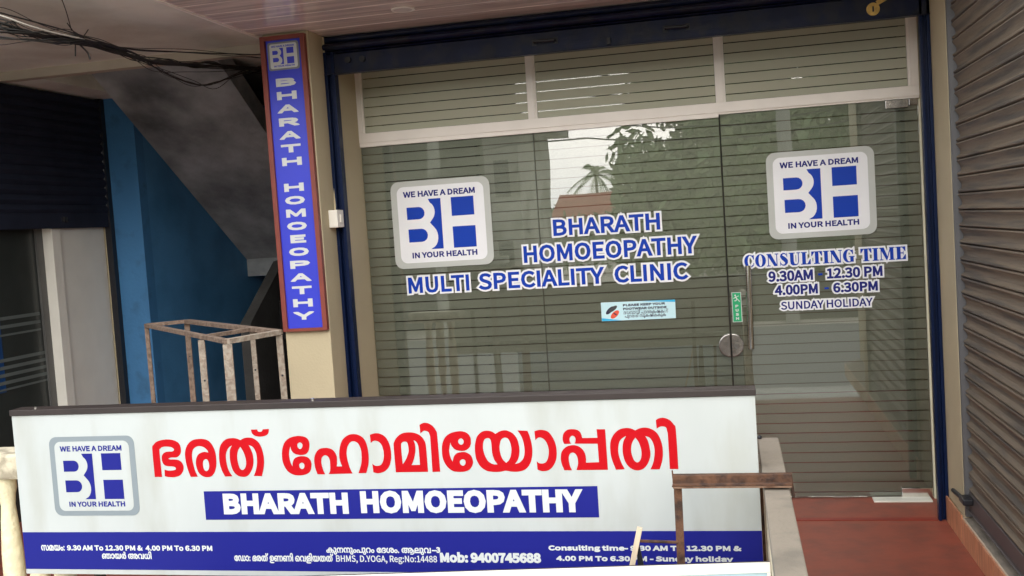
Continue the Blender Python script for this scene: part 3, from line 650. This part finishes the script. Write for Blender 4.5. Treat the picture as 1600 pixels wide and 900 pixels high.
emblem(t, -2.266, -1.949, .7245, .992, YB-.0002, print_grey, board_white, board_blue, board_blue)
hl = []
for line in HEADLINE.strip().splitlines():
    s = -1 if line.startswith('-') else 1
    hl.append(([(-2.4+u/2000, .5+v/2000) for u, v in smooth_pts(line.lstrip('-'))], s))
sheet('headline', hl, print_red, t, YB-.0006)
text('lettering', 'BHARATH', -1.647, -1.218, .727, .795, print_white, t, YB-.0009, .0056)
text('lettering', 'HOMOEOPATHY', -1.177, -.476, .729, .799, print_white, t, YB-.0009, .0056)
YL = YB-.0009
text('lettering', 'സമയം:', -2.333, -2.243, .605, .6245, print_white, t, YL, .0009)
text('lettering', '9.30 AM To 12.30 PM &  4.00 PM To 6.30 PM', -2.234, -1.699, .606, .6235, print_white, t, YL, .0012)
text('lettering', 'ഞായർ അവധി', -2.105, -1.921, .578, .596, print_white, t, YL, .0009)
text('lettering', 'കുന്നുംപുറം ദേശം. ആലുവ', -1.304, -.958, .602, .619, print_white, t, YL, .0009)
text('lettering', '–3', -.955, -.928, .603, .6185, print_white, t, YL, .0012)
text('lettering', 'ഡോ: ഭരത് ഉണ്ണി വെളിയത്ത്', -1.624, -1.282, .573, .592, print_white, t, YL, .0009)
text('lettering', 'BHMS, D.YOGA, Reg:No:14488', -1.273, -.940, .573, .5935, print_white, t, YL, .0005)
text('lettering', 'Mob: 9400745688', -.930, -.612, .573, .6035, print_white, t, YL, .0026)
text('lettering', 'Consulting time- 9.30 AM To 12.30 PM &', -.587, -.018, .612, .6275, print_white, t, YL, .0014)
text('lettering', '4.00 PM To 6.30 PM - Sunday holiday', -.565, -.043, .580, .5955, print_white, t, YL, .0014)
# Malayalam vowel signs that stand before their consonant are drawn before it
# ------------------------------------------------------------------ pale blue board along the bottom of the view
t = thing('pale_blue_signboard', (-.9, -3.05, .3), 'white-framed pale blue signboard leaning low in front of the long signboard', 'signboard')
def tilt(p, k=.0392): return (p[0], p[1], p[2]+k*(p[0]-.05))
def tb(name, m, *a):
    mb = B(*a); mb.v = [tilt(p) for p in mb.v]; return obj(name, mb, m, t, bevel=.0015)
tb('frame', alu, -1.9, .055, -3.08, -3.05, .664, .683); tb('frame', alu, .046, .055, -3.08, -3.05, -.42, .6638)
tb('face', pale_blue, -1.9, .0458, -3.072, -3.055, -.36, .6638)
tb('top_lip', edge_brown, -1.9, .055, -3.049, -3.03, .60, .679)

# ------------------------------------------------------------------ rusty stand over the low wall, with the stick
t = thing('rusty_stand', (-.03, -2.95, .1), 'brown rusted angle iron stand bridging the signboard and the veranda wall', 'stand')
b_ = obj('top_bar', MB().box(-.190, .1235, -2.965, -2.94, .866, .8905).box(-.190, .1235, -2.985, -2.965, .866, .871), rust, t, bevel=.001)
for q_ in range(5): obj('weld_bead', MB().lathe([(0, 0), (.006, .002), (.007, .005), (0, .009)], (-.186+.005*q_, -2.966, .858+.0015*(q_ % 2)), 7), rust_light, b_)
obj('edge_flange', MB().box(-.188, .122, -2.99, -2.966, .862, .8655), rust_light, b_)
obj('corner_spike', MB().bar((-.188, -2.95, .86), (-.19, -2.95, .902), .004, .004), rust, b_)
obj('leg', MB().bar((-.177, -2.952, .862), (-.186, -2.952, .002), .021, .006, (0, 1, 0)).bar((-.187, -2.942, .862), (-.196, -2.942, .002), .003, .02, (0, 1, 0)), rust, t)
obj('leg', MB().bar((.121, -2.952, .890), (.127, -2.952, .828), .008, .02, (0, 1, 0)), rust, t)
obj('cross_rod', MB().tube([(-.302, -2.955, .7075), (-.186, -2.955, .7035)], .0045, 8), rust, t)
obj('dark_leg', MB().prism([(-.300, .702), (-.294, .704), (-.282, .63), (-.268, .002), (-.34, .002), (-.300, .63)], 1, -2.945, -2.94), black, t)
tag(obj('wooden_stick', MB().bar((-.286, -2.962, .747), (-.475, -2.962, .006), .015, .012, (0, 1, 0)), wood, None, bevel=.001), 'pale weathered wooden stick leaning beside the rusty stand', 'stick')

# ------------------------------------------------------------------ angle iron rack behind the signboard
A_, B_, C_, D_ = (-2.557, -1.650), (-2.425, -1.536), (-1.643, -2.251), (-1.720, -2.500)
M1, M2 = (-1.921, -2.316), (-1.840, -2.070)
t = thing('iron_rack', (-2.1, -2, 0), 'tall open rack of flaking angle iron standing behind the long signboard', 'rack')
zt = 1.262
def rail(name, a, b, w, h, m): obj(name, MB().bar((*a, zt), (*b, zt), w, h), m, t, bevel=.001)
rail('top_rail', A_, B_, .022, .016, old_iron_b); rail('top_rail', B_, C_, .03, .017, old_iron_b); rail('top_rail', C_, D_, .024, .018, old_iron); rail('top_rail', D_, A_, .022, .016, old_iron_b); rail('top_rail', M1, M2, .022, .015, old_iron_b)
for p, w_, m, lean in ((A_, .020, old_iron_b, .01), (B_, .026, old_iron_b, .0), (M1, .026, old_iron, .0), (D_, .034, old_iron, .0), (M2, .020, old_iron, .01), (C_, .024, old_iron, .01)):
    l_ = obj('leg', MB().bar((p[0], p[1], zt-.01), (p[0]+lean, p[1], 0.001), w_, .005, (0, 1, 0)).bar((p[0]-w_/2+.0025, p[1]+w_/2, zt-.01), (p[0]-w_/2+.0025+lean, p[1]+w_/2, .001), .005, w_-.006, (0, 1, 0)), m, t)
    if p in (B_, M1, M2, C_): obj('bolt_hole', MB().tube([(p[0]+.002, p[1]-.003, zt-.16), (p[0]+.002, p[1]-.0036, zt-.16)], .004, 8), black, l_)

# ------------------------------------------------------------------ low veranda wall and balustrade
t = thing('low_veranda_wall', (.084, -3.3, 0), 'narrow low veranda wall with worn cement coping beside the signboard', 'low wall')
obj('coping', B(.051, .117, -4.3, -2.34, .818, .855), cement, t, bevel=.004)
obj('body', B(.057, .113, -4.3, -2.345, 0.001, .818), peel, t, bevel=.003)
obj('bolt', MB().lathe([(0, 0), (.007, .001), (.008, .006), (.005, .011), (0, .012)], (.056, -2.36, .855), 10), black, t)
tag(obj('iron_post', B(.044, .0525, -2.712, -2.698, .001, .80), rust), 'slim brown iron post between the signboard edge and the low wall', 'post')
t = thing('balustrade', (-1.5, -2.58, 0), 'ivory cast balustrade with carved balusters behind the left end of the signboard', 'balustrade')
obj('hand_rail', B(-2.72, -2.25, -2.66, -2.52, .825, .915), mat('weathered cream rail', srgb(206, 196, 172), .8, .1, 12, .4, 60, col2=srgb(160, 150, 130), cscale=20), t, bevel=.01)
obj('base_rail', B(-2.72, -2.25, -2.66, -2.52, .001, .10), peel, t, bevel=.006)
plain = [(.030, 0), (.032, .03), (.024, .04), (.030, .10), (.036, .2), (.038, .32), (.036, .45), (.030, .55), (.024, .62), (.028, .66), (.034, .68), (.034, .725)]
def carved():
    mb = MB(); n = 20; prof = []
    base = [(.034, 0), (.034, .03), (.022, .05), (.020, .12), (.026, .16), (.021, .19), (.028, .215), (.022, .235), (.030, .27), (.036, .33), (.030, .39), (.032, .42), (.036, .5), (.037, .57), (.033, .64), (.036, .665), (.036, .69), (.030, .70), (.034, .725)]
    for (r0, z0), (r1, z1) in zip(base, base[1:]):
        for k in range(4): q = k/4; prof.append((r0+(r1-r0)*q, z0+(z1-z0)*q))
    prof.append(base[-1]); o = 0
    for i, (r, z) in enumerate(prof):
        for k in range(n):
            a = 2*math.pi*k/n; rr = r*(1+(.10*math.sin(5*a+z*60)*math.sin(z*40) if .3 < z < .66 else 0)); mb.v.append((rr*math.cos(a), rr*math.sin(a), z))
    for i in range(len(prof)-1):
        for k in range(n): a, b = i*n+k, i*n+(k+1) % n; mb.f.append((a, b, b+n, a+n))
    return mb.mesh('baluster', True)
me1 = MB().lathe(plain, n=18).mesh('baluster', True); me2 = carved()
for m_ in (me1, me2): m_.materials.append(ivory)
k = 0; x = -2.569
while x < -2.35:
    o = obj('baluster', me2 if k % 2 else me1, ivory, t); o.matrix_parent_inverse = Matrix.Translation(-t.location); o.location = (x, -2.6, .1)
    x += .103; k += 1
# low board of brown stain left of the first baluster is the shaded floor itself

# ------------------------------------------------------------------ cables sagging under the slab
t = thing('cable_bundle', (-2.78, -1.6, 2.53), 'tangled bundle of black and pale cables sagging under the stair ceiling', 'cables')
CAB = [[(-2.89, -2.2, 2.606), (-2.801, -2.1, 2.576), (-2.778, -1.9, 2.569), (-2.77, -1.7, 2.565), (-2.781, -1.5, 2.563), (-2.748, -1.3, 2.553), (-2.637, -0.9, 2.584), (-2.448, -0.4, 2.627)], [(-2.891, -2.2, 2.596), (-2.802, -2.1, 2.566), (-2.765, -2.0, 2.544), (-2.758, -1.85, 2.538), (-2.766, -1.7, 2.545), (-2.772, -1.6, 2.548)], [(-2.896, -2.2, 2.557), (-2.805, -2.1, 2.538), (-2.768, -2.0, 2.519), (-2.79, -1.85, 2.525), (-2.776, -1.65, 2.541), (-2.749, -1.3, 2.541), (-2.739, -1.1, 2.517), (-2.697, -0.8, 2.543), (-2.723, -0.4, 2.587), (-2.644, 0.1, 2.636)], [(-2.903, -2.2, 2.498), (-2.809, -2.1, 2.501), (-2.769, -2.0, 2.506), (-2.796, -1.8, 2.524), (-2.777, -1.65, 2.538), (-2.768, -1.45, 2.537), (-2.729, -1.2, 2.517), (-2.679, -0.9, 2.524), (-2.692, -0.6, 2.587), (-2.735, -0.3, 2.598), (-2.644, 0.1, 2.629)], [(-2.903, -2.2, 2.498), (-2.811, -2.1, 2.483), (-2.742, -2.0, 2.477), (-2.732, -1.85, 2.493), (-2.78, -1.6, 2.538), (-2.752, -1.4, 2.526), (-2.747, -1.2, 2.513), (-2.732, -1.0, 2.473), (-2.706, -0.8, 2.447), (-2.703, -0.6, 2.468), (-2.659, -0.3, 2.562), (-2.641, 0.1, 2.674)], [(-2.9, -2.2, 2.523), (-2.808, -2.1, 2.513), (-2.798, -2.0, 2.517), (-2.791, -1.85, 2.515), (-2.777, -1.65, 2.53), (-2.785, -1.4, 2.535), (-2.732, -1.25, 2.51), (-2.72, -1.0, 2.533), (-2.698, -0.8, 2.533), (-2.761, -0.4, 2.594), (-2.644, 0.1, 2.632)], [(-2.769, -1.75, 2.70), (-2.762, -1.75, 2.692), (-2.78, -1.7, 2.649), (-2.798, -1.65, 2.582)], [(-2.807, -2.1, 2.526), (-2.785, -2.05, 2.548), (-2.782, -2.0, 2.52), (-2.752, -1.9, 2.524), (-2.793, -1.65, 2.537)], [(-2.782, -1.7, 2.605), (-2.786, -1.65, 2.575), (-2.77, -1.62, 2.556), (-2.748, -1.6, 2.591)], [(-2.791, -1.64, 2.532), (-2.811, -1.62, 2.476)], [(-2.797, -1.6, 2.528), (-2.773, -1.6, 2.503), (-2.759, -1.6, 2.485), (-2.752, -1.6, 2.459)]]
RAD = [.0032, .0038, .0045, .0045, .003, .0045, .0022, .003, .0025, .003, .004]
def spline(p, k=6):
    p = [Vector(q) for q in p]; out = []
    for i in range(len(p)-1):
        a, b, c, d = p[max(i-1, 0)], p[i], p[i+1], p[min(i+2, len(p)-1)]
        for j in range(k):
            u = j/k; out.append(.5*((2*b)+(c-a)*u+(2*a-5*b+4*c-d)*u*u+(3*b-a-3*c+d)*u**3))
    return out+[p[-1]]
for i, (p, r) in enumerate(zip(CAB, RAD)):
    obj('cable', MB().tube(spline(p), r, 6), cable_w if i == 1 else cable_m, t, smooth=True)
    for q_ in range(2 if i in (0, 2, 4) else 0): obj('cable', MB().tube(spline([(q[0]+random.uniform(-.03, .03), q[1], q[2]+random.uniform(-.045, .02)*(.3 if k_ in (4, 5) else 1)) for k_, q in enumerate(p)]), .0017, 5), cable_m, t, smooth=True)
    for q_ in range(3 if i in (2, 3, 4, 5) else 0): obj('cable', MB().tube(spline([(q[0]+random.uniform(-.014, .014), q[1], q[2]+random.uniform(-.010, .014)) for q in p]), r*random.uniform(.35, .8), 6), cable_m, t, smooth=True)

# ------------------------------------------------------------------ the street behind the camera (seen mirrored in the glass)
leaf_a = mat('leaf green', srgb(150, 166, 120), .6, .3, 1.2); leaf_b = mat('deep leaf green', srgb(116, 138, 92), .6, .3, 1.2)
bark = mat('bark', srgb(96, 84, 70), .9, .2, 8, .5, 20)
conc = mat('weathered white building', srgb(176, 174, 164), .85, .15, .8, col2=srgb(120, 120, 112), cscale=1.2)
conc_d = mat('grey building wall', srgb(96, 98, 94), .85, .12, .8)
roof_red = mat('red roof tile', srgb(170, 92, 70), .8, .15, 3)
win = mat('dark window', (.02, .025, .03), .2)
def leaves(n, fn, size, m, name, parent):
    v = []; f = []
    for _ in range(n):
        c = Vector(fn()); a = Vector((random.gauss(0, 1), random.gauss(0, 1), random.gauss(0, 1))).normalized(); b = a.orthogonal().normalized()
        s = size*random.uniform(.6, 1.3); o = len(v)
        v += [tuple(c-a*s), tuple(c+b*s*.45), tuple(c+a*s), tuple(c-b*s*.45)]; f.append((o, o+1, o+2, o+3))
    me = bpy.data.meshes.new(name); me.from_pydata(v, [], f); me.update(); return obj(name, me, m, parent)
def tree(x, y, z0, h, rad, label, n=5000, size=.16):
    t = thing('broadleaf_tree', (x, y, z0), label, 'tree', 'street trees opposite')
    mb = MB().tube([(x, y, z0), (x+.1, y, z0+h*.25), (x-.05, y, z0+h*.5)], [.22, .17, .12], 8)
    cl = []
    for k in range(22):
        a = random.uniform(0, 6.28); e = random.uniform(-.5, 1); r = rad*random.uniform(.45, .8)
        c = (x+r*math.cos(a), y+r*math.sin(a)*.8, z0+h*.50+e*h*.32); cl.append((c, rad*random.uniform(.28, .45)))
        mb.tube([(x, y, z0+h*.4), ((x+c[0])/2, (y+c[1])/2, (z0+h*.45+c[2])/2+.1), c], [.09, .06, .02], 5)
    obj('trunk', mb, bark, t)
    def fn():
        c, r = random.choice(cl); d = Vector((random.gauss(0, 1), random.gauss(0, 1), random.gauss(0, .8))).normalized()*r*random.uniform(.55, 1.05); return (c[0]+d.x, c[1]+d.y, c[2]+d.z)
    leaves(n//2, fn, size, leaf_a, 'crown', t); leaves(n//2, fn, size, leaf_b, 'crown', t)
tree(-.15, -30, -.45, 9.2, 3.0, 'tall bushy green tree across the street, reflected in the clinic glass', 14000, .19)
tree(2.0, -25, -.45, 7.8, 3.0, 'second bushy tree further right across the street', 14000, .19)
tree(7.5, -30, -.45, 8, 3.0, 'spreading tree at the right end of the far wall', 4000, .2)
tree(-9.8, -58, -.45, 3.4, 2.2, 'low round tree beside the red-roofed house', 3000, .2)
tree(-13.5, -62, -.45, 3.6, 2.2, 'low tree behind the tall palm', 3000, .2)
# palm
px_, py_, pz_ = -12.2, -90, 5.9
t = thing('palm_tree', (px_, py_, -.45), 'slender coconut palm standing far across the street', 'palm tree')
obj('trunk', MB().tube([(px_+.5, py_, -.45), (px_+.25, py_, 2), (px_, py_, pz_)], [.22, .17, .14], 8), bark, t)
for k in range(20):
    a = k*2.4; e = math.radians(random.uniform(-35, 75)); L = random.uniform(2.6, 3.4); p = []
    for i in range(9):
        u = i/8*L; p.append(Vector((px_+math.cos(a)*u*math.cos(e), py_+math.sin(a)*u*math.cos(e), pz_+math.sin(e)*u-.2*u*u)))
    mb = MB()
    for i in range(8):
        d = (p[i+1]-p[i]).normalized(); sd_ = d.cross(Vector((0, 0, 1))).normalized(); ll = .75*math.sin(math.pi*(i+1)/10)+.1
        for q in (0, .5):
            c = p[i].lerp(p[i+1], q)
            for sgn in (-1, 1):
                tip = c+sd_*sgn*ll*.75+d*ll*.5-Vector((0, 0, ll*.45)); o = len(mb.v)
                mb.v += [tuple(c-d*.05), tuple(c+d*.09), tuple(tip)]; mb.f.append((o, o+1, o+2))
    mb.tube(p, .03, 4); obj('frond', mb, leaf_a if k % 2 else leaf_b, t)
# house with a red roof, buildings
t = thing('red_roof_house', (-7, -48, 0), 'low house with a red tiled roof across the street', 'house')
obj('wall', B(-8.6, -2.5, -51, -46, -.45, 1.9), conc, t)
obj('roof', MB().prism([(-45.4, 1.8), (-51.6, 1.8), (-48.5, 3.1)], 0, -8.9, -2.2), roof_red, t)
t = thing('corner_building', (-6, -15, 0), 'weathered three storey building with balconies across the street', 'building')
obj('wall', MB().box(-4.7, -4.0, -17.5, -14, -.45, 3.55), conc, t)
obj('wall', MB().box(-9, -4.7, -17, -14.6, -.45, 5.2), conc_d, t)
for z in (.9, 3.5): obj('balcony_slab', B(-9, -4.3, -14.6, -13.4, z, z+.14), conc, t)
obj('roof_slab', B(-5.1, -3.55, -17.8, -13.6, 3.55, 3.72), conc, t)
for x in (-8.2, -6.6, -5.0):
    for z in (-.2, 1.5, 3.9):
        w_ = obj('window', B(x, x+.9, -14.59, -14.55, z, z+1.1), win, t); obj('sill', B(x-.1, x+1.0, -14.6, -14.4, z-.08, z), conc, w_)
for z in (.6, 2.2): w_ = obj('window', B(-4.5, -4.2, -13.995, -13.97, z, z+.7), win, t)
t = thing('long_building', (8, -40, 0), 'long grey building behind the street trees', 'building')
obj('wall', B(2.0, 26, -44, -38, -.45, 3.8), conc_d, t)
for x in range(3, 24, 3): obj('window', B(x, x+1.4, -38, -37.9, 1.2, 2.8), win, t)
t = thing('compound_wall', (0, -13.6, -.45), 'cream compound wall along the far side of the road', 'wall')
obj('wall', B(-3.2, 20, -13.7, -13.5, -.45, .35), mat('mossy compound wall', srgb(104, 102, 90), .9, .2, 1.5), t); obj('coping', B(-3.2, 20, -13.75, -13.45, .35, .42), conc_d, t)
hedge = leaves(7000, lambda: (random.uniform(-12, 18), -34+random.gauss(0, 1.2), random.uniform(-.4, 1.5)+random.random()*.5), .16, leaf_b, 'hedge', None)
hedge['kind'] = 'stuff'
def bank():
    x = random.uniform(-3.2, 16); return (x, -24+random.gauss(0, 1.0), random.uniform(-.4, 1)**1+random.random()**1.2*(3.2+.5*math.sin(x*1.7)+.4*math.sin(x*.6)))
shrub = leaves(22000, bank, .2, leaf_b, 'shrubbery', None); shrub['kind'] = 'stuff'
for x, y, h_ in ((-5.4, -12.9, 7.5), (1.0, -13.0, 7.0)):
    t = thing('utility_pole', (x, y, -.45), 'grey concrete utility pole at the %s end of the far kerb' % ('left' if x < 0 else 'right'), 'pole', 'utility poles across the road')
    obj('post', MB().tube([(x, y, -.45), (x, y, h_)], [.13, .09], 10), conc, t); obj('cross_arm', B(x-.7, x+.7, y-.05, y+.05, h_-1.2, h_-1.08), conc, t)
t = thing('overhead_wires', (-2, -13, 4), 'sagging overhead wires strung between the street poles', 'wires')
for k in range(9):
    z = 2.9+k*.22; sag = random.uniform(.25, .6); yy = -13-.1*k
    pts = [(-16+i*1.5, yy, z+random.uniform(-.01, .01)+sag*(((i*1.5) % 6.4)/3.2-1)**2) for i in range(22)]
    obj('wire', MB().tube(pts, .02, 4), cable_m, t)
S.render.film_transparent = False
